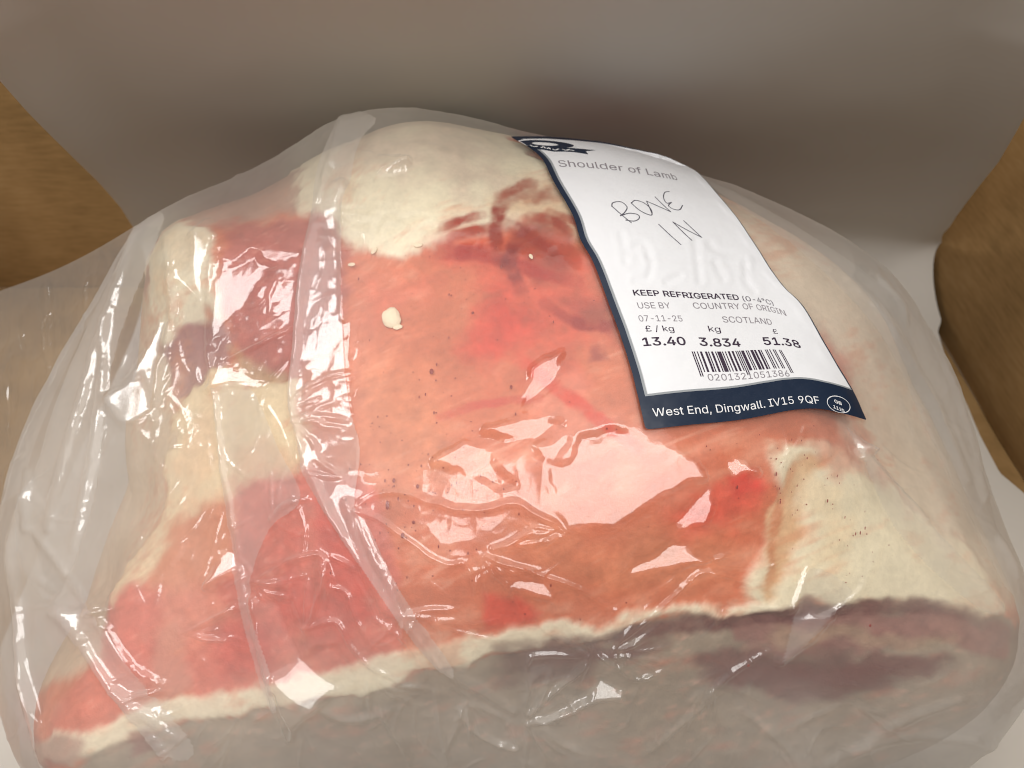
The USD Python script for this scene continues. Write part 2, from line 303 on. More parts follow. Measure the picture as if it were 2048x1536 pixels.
SPOT = [
 ([(660, 230), (900, 235), (1030, 300), (960, 390), (820, 330), (700, 340)], (206, 182, 164), 50, 50, 0.6), ([(260, 500), (340, 440), (390, 470), (330, 560), (270, 620)], (216, 188, 150), 24, 40, 0.5),
 ([(300, 860), (400, 800), (440, 900), (330, 1000)], (232, 190, 150), 24, 40, 0.5), ([(460, 880), (560, 860), (590, 930), (480, 960)], (222, 170, 136), 20, 36, 0.45), ([(1620, 960), (1720, 980), (1690, 1120), (1610, 1150)], (230, 206, 168), 30, 40, 0.5),
 ([(930, 540), (1150, 600), (1190, 770), (1040, 760), (930, 690)], (206, 78, 58), 46, 50, 0.5), ([(1060, 720), (1180, 740), (1210, 850), (1090, 880)], (230, 150, 126), 34, 44, 0.45), ([(720, 540), (860, 540), (840, 620), (720, 640)], (222, 112, 88), 40, 50, 0.5),
 ([(1250, 880), (1420, 890), (1440, 980), (1300, 1000)], (224, 130, 104), 40, 40, 0.5), ([(560, 1100), (700, 1180), (690, 1290), (560, 1260)], (200, 74, 62), 26, 40, 0.5), ([(320, 1150), (440, 1140), (470, 1260), (340, 1290)], (222, 150, 122), 26, 40, 0.5),  # colour touches: outline, colour, softness, raggedness, strength
 ([(980, 420), (1180, 520), (1180, 400), (1090, 370), (1020, 370)], (206, 150, 96), 30, 30, 0.45),
 ([(880, 470), (1000, 478), (1060, 500), (1190, 540), (1230, 640), (1100, 650), (1000, 640), (960, 560), (900, 510)], (212, 90, 66), 46, 40, 0.8),
 ([(930, 600), (1010, 580), (1060, 640), (1000, 720), (920, 680)], (208, 66, 52), 36, 30, 0.7),
 ([(1040, 460), (1090, 440), (1130, 480), (1150, 545), (1090, 560), (1040, 520)], (168, 62, 42), 16, 26, 0.85),
 ([(1120, 590), (1230, 610), (1240, 645), (1160, 640)], (150, 62, 52), 14, 20, 0.6),
 ([(1190, 670), (1215, 670), (1222, 698), (1200, 700)], (140, 52, 50), 13, 26, 0.7),
 ([(1380, 1000), (1440, 960), (1520, 950), (1530, 1010), (1480, 1060), (1360, 1100)], (218, 92, 72), 34, 36, 0.8),
 ([(1450, 940), (1510, 930), (1525, 975), (1470, 1000)], (222, 72, 60), 18, 18, 0.8),
 ([(650, 1030), (720, 1120), (745, 1240), (700, 1250), (640, 1120), (600, 1010)], (208, 84, 68), 16, 18, 0.8),
 ([(960, 1200), (1040, 1190), (1090, 1230), (1080, 1250), (970, 1262)], (212, 78, 60), 14, 14, 0.8),
 ([(420, 1260), (530, 1240), (540, 1340), (440, 1370)], (210, 98, 86), 18, 22, 0.7),
 ([(720, 700), (900, 780), (900, 960), (820, 1000), (730, 900)], (216, 138, 100), 60, 40, 0.75),
 ([(1000, 1080), (1300, 1060), (1500, 1100), (1450, 1200), (1240, 1180)], (218, 140, 104), 50, 40, 0.7),
 ([(1600, 590), (1700, 690), (1760, 800), (1730, 830), (1640, 700)], (206, 100, 80), 26, 24, 0.7),
 ([(1640, 850), (1740, 860), (1760, 920), (1700, 950), (1640, 900)], (206, 130, 106), 26, 24, 0.6),
 ([(430, 690), (560, 740), (560, 770), (470, 760)], (196, 170, 130), 14, 16, 0.7),
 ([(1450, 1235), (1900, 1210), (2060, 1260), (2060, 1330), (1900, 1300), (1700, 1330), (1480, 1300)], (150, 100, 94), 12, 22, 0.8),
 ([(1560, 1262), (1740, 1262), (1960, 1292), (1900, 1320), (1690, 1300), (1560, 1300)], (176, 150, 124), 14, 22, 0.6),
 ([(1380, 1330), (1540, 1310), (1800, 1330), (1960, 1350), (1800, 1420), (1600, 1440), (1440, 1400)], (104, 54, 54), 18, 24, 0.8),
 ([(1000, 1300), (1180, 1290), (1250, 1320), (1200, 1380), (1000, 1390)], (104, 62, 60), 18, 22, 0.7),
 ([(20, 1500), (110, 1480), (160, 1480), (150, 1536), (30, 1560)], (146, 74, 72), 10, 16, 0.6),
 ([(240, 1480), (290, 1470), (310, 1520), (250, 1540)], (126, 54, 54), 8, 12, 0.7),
]
STREAK = [
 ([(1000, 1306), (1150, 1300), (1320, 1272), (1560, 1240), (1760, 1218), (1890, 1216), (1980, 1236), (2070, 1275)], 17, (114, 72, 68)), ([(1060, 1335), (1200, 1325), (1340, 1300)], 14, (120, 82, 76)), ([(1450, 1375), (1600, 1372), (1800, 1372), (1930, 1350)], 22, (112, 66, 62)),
 ([(1000, 440), (1060, 470), (1120, 520)], 12, (150, 44, 30)), ([(1100, 420), (1150, 440), (1180, 480)], 9, (168, 74, 46)), ([(960, 500), (1050, 530), (1160, 560)], 12, (176, 44, 32)),  # blood lines on the fat: line, half width, colour
 ([(880, 452), (920, 436), (965, 424)], 9, (166, 52, 34)), ([(890, 474), (940, 458), (1000, 446)], 10, (176, 66, 42)), ([(1060, 370), (1010, 395), (990, 440), (996, 480), (1010, 530)], 14, (152, 48, 30)),
 ([(1000, 385), (1045, 362), (1070, 362)], 10, (166, 70, 44)), ([(880, 490), (930, 500), (990, 500)], 15, (172, 40, 28)), ([(1060, 430), (1110, 440), (1150, 470)], 10, (162, 62, 40)), ([(1060, 390), (1110, 384)], 14, (160, 72, 46)),
 ([(1040, 470), (1020, 520), (1040, 570)], 14, (132, 30, 28)), ([(1250, 640), (1160, 640), (1090, 600)], 12, (158, 44, 36)), ([(1600, 930), (1560, 1050), (1545, 1180)], 8, (206, 140, 100)),
 ([(1280, 900), (1100, 760), (1000, 700)], 14, (216, 84, 62)), ([(880, 830), (980, 800), (1080, 790)], 8, (206, 90, 70)),
]
NM = 600
vm, fm = hull(NM); nm = vnormals(vm, fm)
mx, my, mD = project(vm)
gap = np.maximum(gap_of(mx, my), 1.8) * 1e-3
vm = vm - nm * gap[:, None]
pk = vm * 1000
warp = np.stack([meshkit.fbm(pk / 14, 4, 11) - 0.5, meshkit.fbm(pk / 14, 4, 31) - 0.5], -1)
strand = meshkit.fbm(np.stack([(pk[:, 0] + pk[:, 1] * 0.4) / 26, (pk[:, 1] - pk[:, 0] * 0.45) / 1.5, pk[:, 2] / 2.4], -1), 3, 121) - 0.5
fine = meshkit.fbm(pk / 4.5, 4, 51) - 0.5; mid = meshkit.fbm(pk / 22, 3, 71) - 0.5
mid0 = meshkit.fbm(pk / 30, 3, 77) - 0.5
fibre = meshkit.fbm(np.stack([pk[:, 0] / 13 + pk[:, 1] / 30 + 2.5 * mid0, pk[:, 1] / 4.2 - pk[:, 0] / 11 + 2.5 * mid0, pk[:, 2] / 7], -1), 4, 91) - 0.5
tint = np.broadcast_to(srgb(214, 122, 88), vm.shape).copy()
tint *= (1 + 0.45 * mid + 0.25 * fibre + 0.2 * fine)[:, None]
tint *= (1 + 0.2 * strand)[:, None]
tint += (srgb(240, 190, 164) - tint) * np.clip(strand * 1.8 + mid * 1.2 - 0.3, 0, 0.4)[:, None]
tint += (srgb(236, 176, 146) - tint) * np.clip(fibre * 1.8 + mid - 0.1, 0, 0.55)[:, None]
lab = np.zeros(len(vm), int); NAMES = [LEAN]
rel = 0.25 * fibre + 0.8 * mid
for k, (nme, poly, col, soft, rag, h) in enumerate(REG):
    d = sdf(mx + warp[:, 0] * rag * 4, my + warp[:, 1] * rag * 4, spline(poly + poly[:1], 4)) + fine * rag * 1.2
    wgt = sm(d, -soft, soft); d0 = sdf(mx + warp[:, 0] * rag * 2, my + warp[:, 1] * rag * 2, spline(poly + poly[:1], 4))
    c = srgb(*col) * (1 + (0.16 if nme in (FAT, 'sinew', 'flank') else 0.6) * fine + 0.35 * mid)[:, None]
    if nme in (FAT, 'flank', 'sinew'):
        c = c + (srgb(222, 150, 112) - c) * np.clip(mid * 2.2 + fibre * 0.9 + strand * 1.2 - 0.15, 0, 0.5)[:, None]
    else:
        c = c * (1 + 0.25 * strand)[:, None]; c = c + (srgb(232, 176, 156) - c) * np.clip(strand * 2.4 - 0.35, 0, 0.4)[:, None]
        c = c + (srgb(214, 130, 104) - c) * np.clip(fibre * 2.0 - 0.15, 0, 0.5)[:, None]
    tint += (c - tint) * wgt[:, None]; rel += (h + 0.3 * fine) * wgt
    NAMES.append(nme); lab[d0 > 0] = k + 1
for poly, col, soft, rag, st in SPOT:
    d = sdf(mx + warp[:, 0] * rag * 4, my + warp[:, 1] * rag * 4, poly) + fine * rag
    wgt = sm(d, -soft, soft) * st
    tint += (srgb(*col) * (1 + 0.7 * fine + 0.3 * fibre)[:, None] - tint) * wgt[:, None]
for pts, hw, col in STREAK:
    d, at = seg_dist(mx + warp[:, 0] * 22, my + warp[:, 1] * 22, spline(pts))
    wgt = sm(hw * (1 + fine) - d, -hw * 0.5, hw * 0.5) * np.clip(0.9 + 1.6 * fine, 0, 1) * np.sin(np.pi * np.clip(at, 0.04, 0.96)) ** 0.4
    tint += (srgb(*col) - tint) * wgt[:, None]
tint = np.clip(tint, 0.004, 0.9)
vm = vm + nm * (np.clip(rel, -1.4, 1.5) * 1e-3)[:, None]
nm = vnormals(vm, fm)
lamb = thing('lamb_shoulder', 'raw bone-in shoulder of lamb inside the clear bag, red meat with cream fat', 'meat')
from scipy.sparse import coo_matrix
from scipy.sparse.csgraph import connected_components
fadj = trimesh.Trimesh(vm, fm, process=False).face_adjacency
lf = np.sort(lab[fm], axis=1)[:, 1]
for turn in range(6):                                            # scraps join the region they touch
    same = lf[fadj[:, 0]] == lf[fadj[:, 1]]; e = fadj[same]
    _, comp = connected_components(coo_matrix((np.ones(len(e)), (e[:, 0], e[:, 1])), shape=(len(fm), len(fm))), directed=False)
    small = np.bincount(comp)[comp] < 900
    if not small.any() or turn == 5: break
    for a, b in ((0, 1), (1, 0)):
        j = (comp[fadj[:, 0]] != comp[fadj[:, 1]]) & small[fadj[:, a]] & ~small[fadj[:, b]]
        tgt = dict(zip(comp[fadj[j, a]], lf[fadj[j, b]]))
        for c_, l_ in tgt.items(): lf[comp == c_] = l_
for c_ in np.unique(comp):
    sel = fm[comp == c_]
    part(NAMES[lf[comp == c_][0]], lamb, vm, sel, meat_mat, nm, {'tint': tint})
# a fleck of fat and crumbs lying on the lean meat
def blob(px, py, r, sx=1.0, sy=1.0, lift=0.0, rot=0.0, seed=0, base=None):
    s = trimesh.creation.icosphere(2, 1.0); v = s.vertices.copy()
    v *= (0.75 + 0.5 * meshkit.fbm(v * 1.6 + seed * 7.1, 2, seed))[:, None]
    P, n = on_hull(np.array([px]), np.array([py]), np.array([lift])); P, n = P[0], n[0]
    e = np.cross([0, 1, 0], n); e /= np.linalg.norm(e); e2 = np.cross(n, e); c, q = math.cos(rot), math.sin(rot)
    a, b = c * e + q * e2, -q * e + c * e2
    return P + r * (v[:, :1] * sx * a + v[:, 1:2] * sy * b + v[:, 2:] * 0.35 * n), s.faces
v, f = blob(780, 630, 0.0036, 0.9, 1.2, -0.0016, 0.3, 3); part('fat_fleck', lamb, v, f, fat_mat, vnormals(v, f), label='white fleck of fat on the red meat')
v, f = blob(793, 650, 0.0014, 1.2, 0.7, -0.0016, 0.1, 4); part('fat_fleck', lamb, v, f, fat_mat, vnormals(v, f))
for k, (x, y, r) in enumerate([(834, 486, .0012), (745, 497, .0011), (1062, 508, .0008), (700, 525, .001)]):
    v, f = blob(x, y, r, 1.4, 0.8, -0.0014, k, 9 + k); part('fat_fleck', lamb, v, f, fat_mat, vnormals(v, f))

# ------------------------------------------------------------------ the bag
LBL = [(1017, 278), (1054, 302), (1083, 327), (1104, 369), (1142, 436), (1158, 486), (1183, 532), (1217, 623), (1254, 732), (1283, 852), (1300, 859), (1375, 852), (1479, 842), (1575, 825), (1625, 823), (1667, 832), (1723, 845),
       (1692, 777), (1642, 686), (1600, 615), (1562, 577), (1517, 511), (1471, 444), (1429, 394), (1396, 357), (1350, 325), (1283, 308), (1220, 294), (1146, 284), (1073, 279)]
# ridges: line, half width in picture points, height in mm
RIDGE = [
 ([(692, 214), (660, 330), (632, 430), (606, 560), (594, 700), (584, 800), (606, 890), (648, 1000), (720, 1120), (800, 1240), (880, 1330)], 9, 1.1),
 ([(750, 245), (705, 330), (688, 420), (684, 520), (688, 640)], 10, 0.7),
 ([(711, 1024), (733, 1083), (768, 1153), (803, 1223), (834, 1262), (866, 1300), (895, 1335), (962, 1380), (1025, 1419)], 10, 1.3),
 ([(711, 1024), (729, 1001), (768, 985), (819, 991), (873, 1009), (959, 1022), (1026, 1005), (1069, 1028), (1116, 1052), (1127, 1071), (1061, 1087), (987, 1100)], 8, 0.9),
 ([(971, 1110), (1049, 1138), (1147, 1173), (1225, 1220)], 6, 0.8),
 ([(713, 1022), (756, 1040), (803, 1069), (858, 1112), (897, 1128), (928, 1126), (944, 1153), (952, 1184)], 6, 0.7),
 ([(952, 1184), (957, 1157), (979, 1145), (1014, 1173), (1041, 1220)], 6, 0.6),
 ([(1014, 1173), (1026, 1157), (1088, 1161), (1104, 1196), (1135, 1243), (1178, 1290), (1258, 1352)], 6, 0.8),
 ([(1384, 1160), (1293, 1241), (1234, 1286), (1222, 1303)], 6, 0.9), ([(1227, 1307), (1293, 1314), (1335, 1324)], 6, 0.8), ([(1227, 1307), (1269, 1356), (1328, 1338)], 6, 0.8),
 ([(1176, 1309), (1112, 1307), (1066, 1310), (1056, 1328), (1059, 1370), (1049, 1419)], 7, 0.9), ([(1176, 1310), (1160, 1338), (1112, 1377), (1052, 1426)], 7, 0.9),
 ([(1052, 1440), (1119, 1426), (1188, 1394), (1241, 1387)], 9, 1.4), ([(916, 1415), (944, 1454), (997, 1485), (1035, 1492), (1024, 1460), (1014, 1447)], 7, 0.9), ([(1052, 1440), (1075, 1480), (1110, 1530)], 6, 0.6),
 ([(375, 1266), (430, 1234), (488, 1209)], 6, 0.9), ([(504, 1162), (586, 1121), (641, 1109), (656, 1145), (621, 1242), (609, 1256), (672, 1242), (699, 1289), (742, 1332), (797, 1359)], 6, 0.9),
 ([(660, 1172), (695, 1188), (715, 1242), (742, 1289)], 6, 0.7), ([(617, 1160), (611, 1254)], 5, 0.7), ([(594, 1273), (609, 1332), (621, 1383)], 6, 0.9), ([(543, 1371), (578, 1473), (590, 1441), (609, 1422)], 7, 1.0),
 ([(504, 1163), (560, 1160), (612, 1150)], 5, 0.5), ([(750, 1235), (800, 1270), (835, 1310), (850, 1350)], 7, 0.9), ([(802, 1225), (860, 1232), (920, 1240)], 5, 0.5), ([(870, 1245), (930, 1265), (1000, 1280)], 5, 0.6),
 ([(230, 1383), (293, 1461), (344, 1535)], 6, 0.9), ([(55, 1000), (26, 1098), (39, 1207), (51, 1332), (74, 1430), (96, 1535)], 10, 2.4), ([(59, 945), (62, 1008), (57, 1059)], 8, 1.8),
 ([(78, 1156), (109, 1184)], 6, 0.7), ([(129, 1223), (156, 1270), (219, 1367), (250, 1395), (352, 1480)], 8, 1.1), ([(66, 1059), (164, 1188), (242, 1309), (273, 1344), (330, 1370)], 7, 0.9),
 ([(441, 730), (500, 700), (586, 656)], 6, 0.9), ([(441, 730), (500, 752), (537, 760), (582, 715)], 6, 0.8), ([(585, 815), (600, 790), (650, 758), (700, 745)], 5, 0.6), ([(595, 818), (640, 798)], 5, 0.5), ([(585, 845), (640, 822)], 5, 0.5), ([(583, 848), (645, 843)], 5, 0.6),
 ([(609, 903), (625, 880), (640, 920), (680, 955), (610, 945)], 6, 0.8), ([(545, 1040), (575, 1010), (615, 998)], 7, 0.9), ([(217, 801), (270, 762), (332, 645)], 6, 0.9), ([(217, 801), (250, 846), (303, 820), (297, 742)], 6, 0.9),
 ([(415, 445), (392, 480), (405, 520), (405, 590)], 6, 0.9), ([(430, 450), (420, 560), (418, 700), (432, 800), (450, 950), (480, 1130), (500, 1250)], 6, 0.7), ([(330, 470), (345, 620), (320, 740), (305, 840)], 8, 1.2),
 ([(275, 460), (235, 580), (180, 760), (120, 960), (100, 1060)], 9, 1.6), ([(215, 640), (205, 800), (180, 960), (150, 1100)], 9, 1.3),
 ([(1616, 1135), (1583, 1231), (1559, 1322)], 7, 1.1), ([(1760, 1087), (1722, 1174), (1655, 1231), (1587, 1298), (1559, 1322)], 8, 0.8), ([(1381, 1159), (1415, 1145), (1492, 1164), (1530, 1188), (1559, 1226)], 7, 1.0),
 ([(1747, 549), (1794, 606), (1809, 648)], 8, 1.5), ([(1700, 560), (1762, 632), (1815, 721), (1867, 815), (1930, 960)], 10, 1.5), ([(1860, 660), (1893, 731), (1940, 877), (1966, 997)], 10, 1.5), ([(1683, 838), (1712, 891), (1760, 950), (1850, 1040)], 8, 1.5), ([(1995, 1078), (2033, 1155)], 8, 1.4),
 ([(1400, 1400), (1470, 1340), (1540, 1300)], 8, 0.7), ([(1700, 1500), (1800, 1440), (1920, 1400)], 12, 0.9), ([(1640, 1536), (1760, 1480), (1880, 1470), (2000, 1500)], 14, 0.9), ([(1300, 1500), (1380, 1430), (1440, 1380)], 8, 0.6),
 ([(760, 1420), (800, 1480), (830, 1540)], 9, 0.7), ([(870, 1380), (880, 1450), (900, 1536)], 8, 0.6), ([(640, 1420), (700, 1440), (780, 1420)], 9, 0.6), ([(1480, 1420), (1560, 1480), (1600, 1540)], 9, 0.6),
 ([(760, 300), (850, 292), (950, 330), (990, 350)], 8, 0.6), ([(850, 250), (930, 268), (1010, 300)], 7, 0.6), ([(480, 350), (455, 400), (430, 470)], 8, 0.8),
 ([(1480, 600), (1640, 640), (1690, 760)], 8, 0.0)]
# taut flat spots of film: outline, how far towards the mirror angle of the window (1 = fully)
FACET = [
 ([(725, 314), (811, 328), (733, 353), (690, 384), (670, 338)], 1.0), ([(684, 365), (690, 384), (672, 416), (668, 462), (649, 459), (655, 420), (633, 412)], 1.0),
 ([(428, 690), (430, 620), (435, 570), (470, 535), (520, 505), (548, 530), (520, 560), (490, 600), (450, 660)], 1.0), ([(520, 500), (590, 508), (570, 525), (530, 520)], 1.0), ([(388, 470), (415, 450), (413, 500), (405, 590), (392, 560)], 0.9),
 ([(868, 923), (932, 888), (959, 895), (991, 942), (1022, 970), (998, 973), (952, 946)], 1.0), ([(975, 860), (1038, 835), (1120, 846), (1070, 880), (1020, 868)], 1.0), ([(1075, 895), (1132, 880), (1102, 913)], 1.0),
 ([(1100, 930), (1143, 928), (1166, 876), (1225, 866), (1299, 868), (1390, 925), (1405, 953), (1372, 963), (1299, 997), (1225, 1052), (1139, 1048), (1120, 989)], 1.0),
 ([(1444, 915), (1511, 944), (1463, 944)], 1.0), ([(1353, 1047), (1420, 982), (1425, 1011), (1410, 1049)], 1.0), ([(1265, 1136), (1345, 1091), (1405, 1119), (1330, 1132)], 1.0),
 ([(422, 1168), (461, 1070), (475, 1129)], 1.0), ([(508, 1199), (578, 1211), (605, 1290), (612, 1370), (555, 1370), (535, 1310)], 0.7), ([(560, 1350), (640, 1300), (664, 1297), (703, 1351), (650, 1390), (586, 1441)], 0.9),
 ([(110, 1227), (160, 1225), (165, 1275)], 0.9), ([(420, 775), (441, 732), (500, 754), (537, 762)], 1.0), ([(270, 758), (332, 645), (320, 711), (297, 742)], 0.8), ([(217, 801), (270, 764), (297, 781), (303, 820), (250, 846)], 0.6),
 ([(1583, 1231), (1655, 1231), (1607, 1279), (1562, 1318)], 0.6), ([(1690, 845), (1712, 891), (1736, 903), (1707, 900)], 1.0), ([(1188, 1390), (1202, 1358), (1241, 1387)], 0.9), ([(620, 880), (640, 915), (612, 940)], 0.9), ([(1060, 1332), (1090, 1330), (1062, 1362)], 0.6),
 ([(1020, 1170), (1028, 1160), (1086, 1163), (1100, 1192), (1060, 1180)], 0.9), ([(1070, 740), (1120, 710), (1110, 760), (1050, 810)], 1.0), ([(700, 1010), (720, 1090), (760, 1150), (800, 1225), (780, 1222), (735, 1140)], 0.5)]
CLEAR = [(700, 500), (860, 470), (1000, 470), (1160, 480), (1290, 870), (1500, 880), (1540, 1000), (1500, 1180), (1230, 1215), (980, 1100), (860, 1000), (760, 900), (700, 740)]
MILKY = px_rbf([(600, 1405, .4), (800, 1400, .38), (430, 1440, .36), (1000, 700, .08), (1300, 1050, .09), (800, 700, .11), (640, 600, .22), (640, 1000, .24), (500, 550, .18), (500, 1000, .22), (700, 1200, .22), (850, 1150, .18), (500, 1300, .22), (250, 600, .18), (150, 900, .5), (60, 1100, .6), (200, 1200, .3), (150, 1400, .22),
                (700, 300, .30), (500, 380, .30), (900, 280, .22), (850, 420, .08), (1100, 340, .12), (1400, 400, .2), (1600, 560, .24), (1800, 700, .34), (1900, 900, .36), (1700, 1000, .12), (1900, 1150, .26), (1650, 1150, .06), (1500, 1300, .13), (1900, 1300, .15), (1700, 1370, .16), (1300, 1330, .16),
                (1000, 1380, .36), (700, 1480, .44), (1100, 1500, .46), (1600, 1480, .46), (1950, 1480, .56), (300, 1500, .34), (1000, 1270, .12), (1000, 100, .3), (-200, 900, .35), (2300, 1000, .35), (1000, 1800, .45)])
NF = 1060
vf, ff = hull(NF); nf = vnormals(vf, ff)
fx, fy, fD = project(vf)
face = np.sum(nf * (CAM - vf), 1) / np.linalg.norm(CAM - vf, axis=1)
show = sm(face, -0.35, -0.05)
pf = vf * 1000
wx = (meshkit.fbm(pf / 9, 3, 5) - 0.5) * 16; wy = (meshkit.fbm(pf / 9, 3, 6) - 0.5) * 16
ux = (meshkit.fbm(pf / 3.2, 3, 15) - 0.5) * 9; uy = (meshkit.fbm(pf / 3.2, 3, 16) - 0.5) * 9
def ridged(p, seed, oct=2):
    return sum(0.5 ** o * (1 - np.abs(2 * meshkit.noise(p * 2 ** o, seed + o) - 1)) ** 3 for o in range(oct))
lblw = sm(sdf(fx, fy, LBL), -46, -8)
clear = sm(sdf(fx + wx * 2, fy + wy * 2, CLEAR), -60, 60)
# loose crumple, folds running down the sides and the front, tight over the meat in the middle
cr = 0.55 * ridged(np.stack([pf[:, 0] / 16, pf[:, 1] / 26, pf[:, 2] / 26], -1), 21) + 0.25 * ridged(pf / 9, 24)
dis = (0.25 + 0.55 * (1 - clear)) * cr + 0.10 * ridged(pf / 5, 27, 1) * (1 - 0.6 * clear)
dis = dis * 0.7
for pts, w, h in RIDGE:
    if h == 0: continue
    pts = spline(pts, 5); lo, hi = pts.min(0) - 70, pts.max(0) + 70
    m = np.nonzero((fx > lo[0]) & (fx < hi[0]) & (fy > lo[1]) & (fy < hi[1]) & (face > -0.4))[0]
    d, at = seg_dist(fx[m] + wx[m] * 0.5, fy[m] + wy[m] * 0.5, pts)
    e = w * 0.22
    dis[m] += h * 1.35 * (1 + 0.7 * sm(fy[m], 1250, 1400)) * 0.85 * (0.75 * np.exp(-0.5 * (d / (0.56 * w)) ** 2) + 0.25 * np.exp(-(np.sqrt(d * d + e * e) - e) / (1.6 * w))) * (0.35 + 0.65 * np.sin(np.pi * np.clip(at, 0.02, 0.98)) ** 0.5)
# fine random creases where the film is loose
rc = random.Random(91)
for _ in range(300):
    side = rc.random()
    if side < 0.45: X, Y, a = rc.uniform(40, 620), rc.uniform(480, 1480), math.radians(rc.gauss(100, 24))
    elif side < 0.75: X, Y, a = rc.uniform(350, 1500), rc.uniform(1080, 1520), math.radians(rc.choice([35, 60, 125, 150]) + rc.gauss(0, 14))
    else: X, Y, a = rc.uniform(1500, 2000), rc.uniform(560, 1500), math.radians(rc.gauss(62, 16) if Y < 1250 else rc.gauss(150, 25))
    L = rc.uniform(30, 150); b = rc.gauss(0, 0.25)
    pts = spline([(X, Y), (X + L * 0.5 * math.cos(a), Y + L * 0.5 * math.sin(a)), (X + L * math.cos(a + b), Y + L * math.sin(a + b))], 3); lo, hi = pts.min(0) - 12, pts.max(0) + 12
    w, h = rc.uniform(1.7, 3.0), rc.uniform(0.14, 0.36)
    m = np.nonzero((fx > lo[0]) & (fx < hi[0]) & (fy > lo[1]) & (fy < hi[1]) & (face > 0))[0]
    if len(m) == 0: continue
    d, at = seg_dist(fx[m] + wx[m] * 0.2, fy[m] + wy[m] * 0.2, pts)
    dis[m] += h * np.exp(-0.5 * (d / w) ** 2) * np.sin(np.pi * np.clip(at, 0.03, 0.97)) ** 0.7
# fans of short tension creases round the points where the film is pinched
rf = random.Random(23)
FANS = [(1185, 1305, 13, 120, 0, 6.3), (1228, 1303, 8, 110, -2.2, 1.0), (803, 1225, 11, 110, -0.6, 2.2), (640, 1105, 9, 110, 0.2, 3.0), (1052, 1436, 12, 120, -1.2, 1.6), (588, 1440, 10, 100, -2.6, -0.5), (955, 1105, 9, 110, -0.5, 1.4),
        (588, 830, 9, 90, -1.2, 1.2), (1560, 1322, 9, 130, -2.2, -0.6), (150, 1235, 9, 90, -0.3, 1.4), (1127, 1060, 8, 90, -3.1, 3.1), (504, 1163, 8, 90, -1.0, 1.0), (375, 1266, 8, 110, -0.9, 0.5), (250, 1395, 9, 110, -0.4, 1.6),
        (60, 960, 6, 100, 0.6, 2.0), (655, 420, 8, 80, -1.2, 2.0), (425, 770, 8, 80, -1.6, 0.3), (1707, 900, 6, 110, 0.6, 1.5), (1405, 1120, 7, 80, -3.1, 3.1), (930, 1400, 8, 110, 0.3, 2.2), (740, 1350, 9, 110, 0.2, 2.6), (1420, 1360, 8, 120, 0.2, 2.8), (1700, 1400, 8, 150, 0.3, 2.8)]
for X, Y, cnt, ln, a0, a1 in FANS:
    for _ in range(cnt):
        a = rf.uniform(a0, a1); L = ln * rf.uniform(0.35, 1.1); o = rf.uniform(2, 22); b = rf.uniform(-0.25, 0.25)
        pts = [(X + math.cos(a) * o, Y + math.sin(a) * o), (X + math.cos(a + b * 0.5) * (o + L * 0.5), Y + math.sin(a + b * 0.5) * (o + L * 0.5)), (X + math.cos(a + b) * (o + L), Y + math.sin(a + b) * (o + L))]
        pts = spline(pts, 4); lo, hi = pts.min(0) - 22, pts.max(0) + 22; w, h = rf.uniform(2.4, 5.0), rf.uniform(0.18, 0.5) * (1.9 if Y > 1080 and X < 1300 else 1.3)
        m = np.nonzero((fx > lo[0]) & (fx < hi[0]) & (fy > lo[1]) & (fy < hi[1]) & (face > -0.2))[0]
        d, at = seg_dist(fx[m] + wx[m] * 0.25, fy[m] + wy[m] * 0.25, pts)
        dis[m] += h * np.exp(-0.5 * (d / w) ** 2) * np.sin(np.pi * np.clip(at, 0.03, 0.97)) ** 0.7
for pts, k in FACET:
    pts = np.asarray(pts, float); lo, hi = pts.min(0) - 60, pts.max(0) + 60
    m = np.nonzero((fx > lo[0]) & (fx < hi[0]) & (fy > lo[1]) & (fy < hi[1]) & (face > 0))[0]
    d = sdf(fx[m] + wx[m] * 0.9 + ux[m], fy[m] + wy[m] * 0.9 + uy[m], pts); ins = d > 0
    if ins.sum() < 5: continue
    c = vf[m][ins].mean(0); n0 = nf[m][ins].mean(0); n0 /= np.linalg.norm(n0)
    vd = CAM - c; vd /= np.linalg.norm(vd); hs = []
    for lampp in (KEY, SIDE):
        ld = lampp - c; ld /= np.linalg.norm(ld); hv = vd + ld; hs.append(hv / np.linalg.norm(hv))
    hv = max(hs, key=lambda h_: h_ @ n0 + (0.03 if h_ is hs[0] else 0))
    hv = n0 * (1 - k) + hv * k; hv /= np.linalg.norm(hv)
    ang = math.degrees(math.acos(min(1, hv @ n0)))
    if ang > 33: hv = n0 + (hv - n0) * 33 / ang; hv /= np.linalg.norm(hv)
    plane = -((vf[m] - c) @ hv) / np.maximum(nf[m] @ hv, 0.3) * 1000
    tilt = -((vf[m] - c) @ (hv - (hv @ n0) * n0)) / max(hv @ n0, 0.4) * 1000
    plane = 0.75 * plane + 0.25 * tilt
    rim = np.abs(d) < 7
    plane = plane - np.mean((plane - dis[m])[rim]) + 0.05
    plane = np.clip(plane, -1.0, 5.0)
    wgt = sm(d, -17, 4)
    dis[m] = dis[m] * (1 - wgt) + (plane + 0.22 * cr[m]) * wgt
dis = dis * show + 0.4 * (1 - show)
dis = dis * (1 - lblw) - 0.3 * lblw
vf = vf + nf * (np.clip(dis, -1.0, 6.0) * 1e-3)[:, None]
vf[:, 2] = np.maximum(vf[:, 2], -0.0518)
nf2 = vnormals(vf, ff)
milk = 0.9 * np.clip(MILKY(fx, fy), 0.02, 0.6) * (0.75 + 0.5 * meshkit.fbm(pf / 12, 3, 44)) * (1 - 0.3 * clear)
bag = thing('plastic_bag', 'large clear crinkled plastic bag around the lamb shoulder, standing in the box', 'bag')
part('film', bag, vf, ff, film_mat, nf2, {'milk': milk})
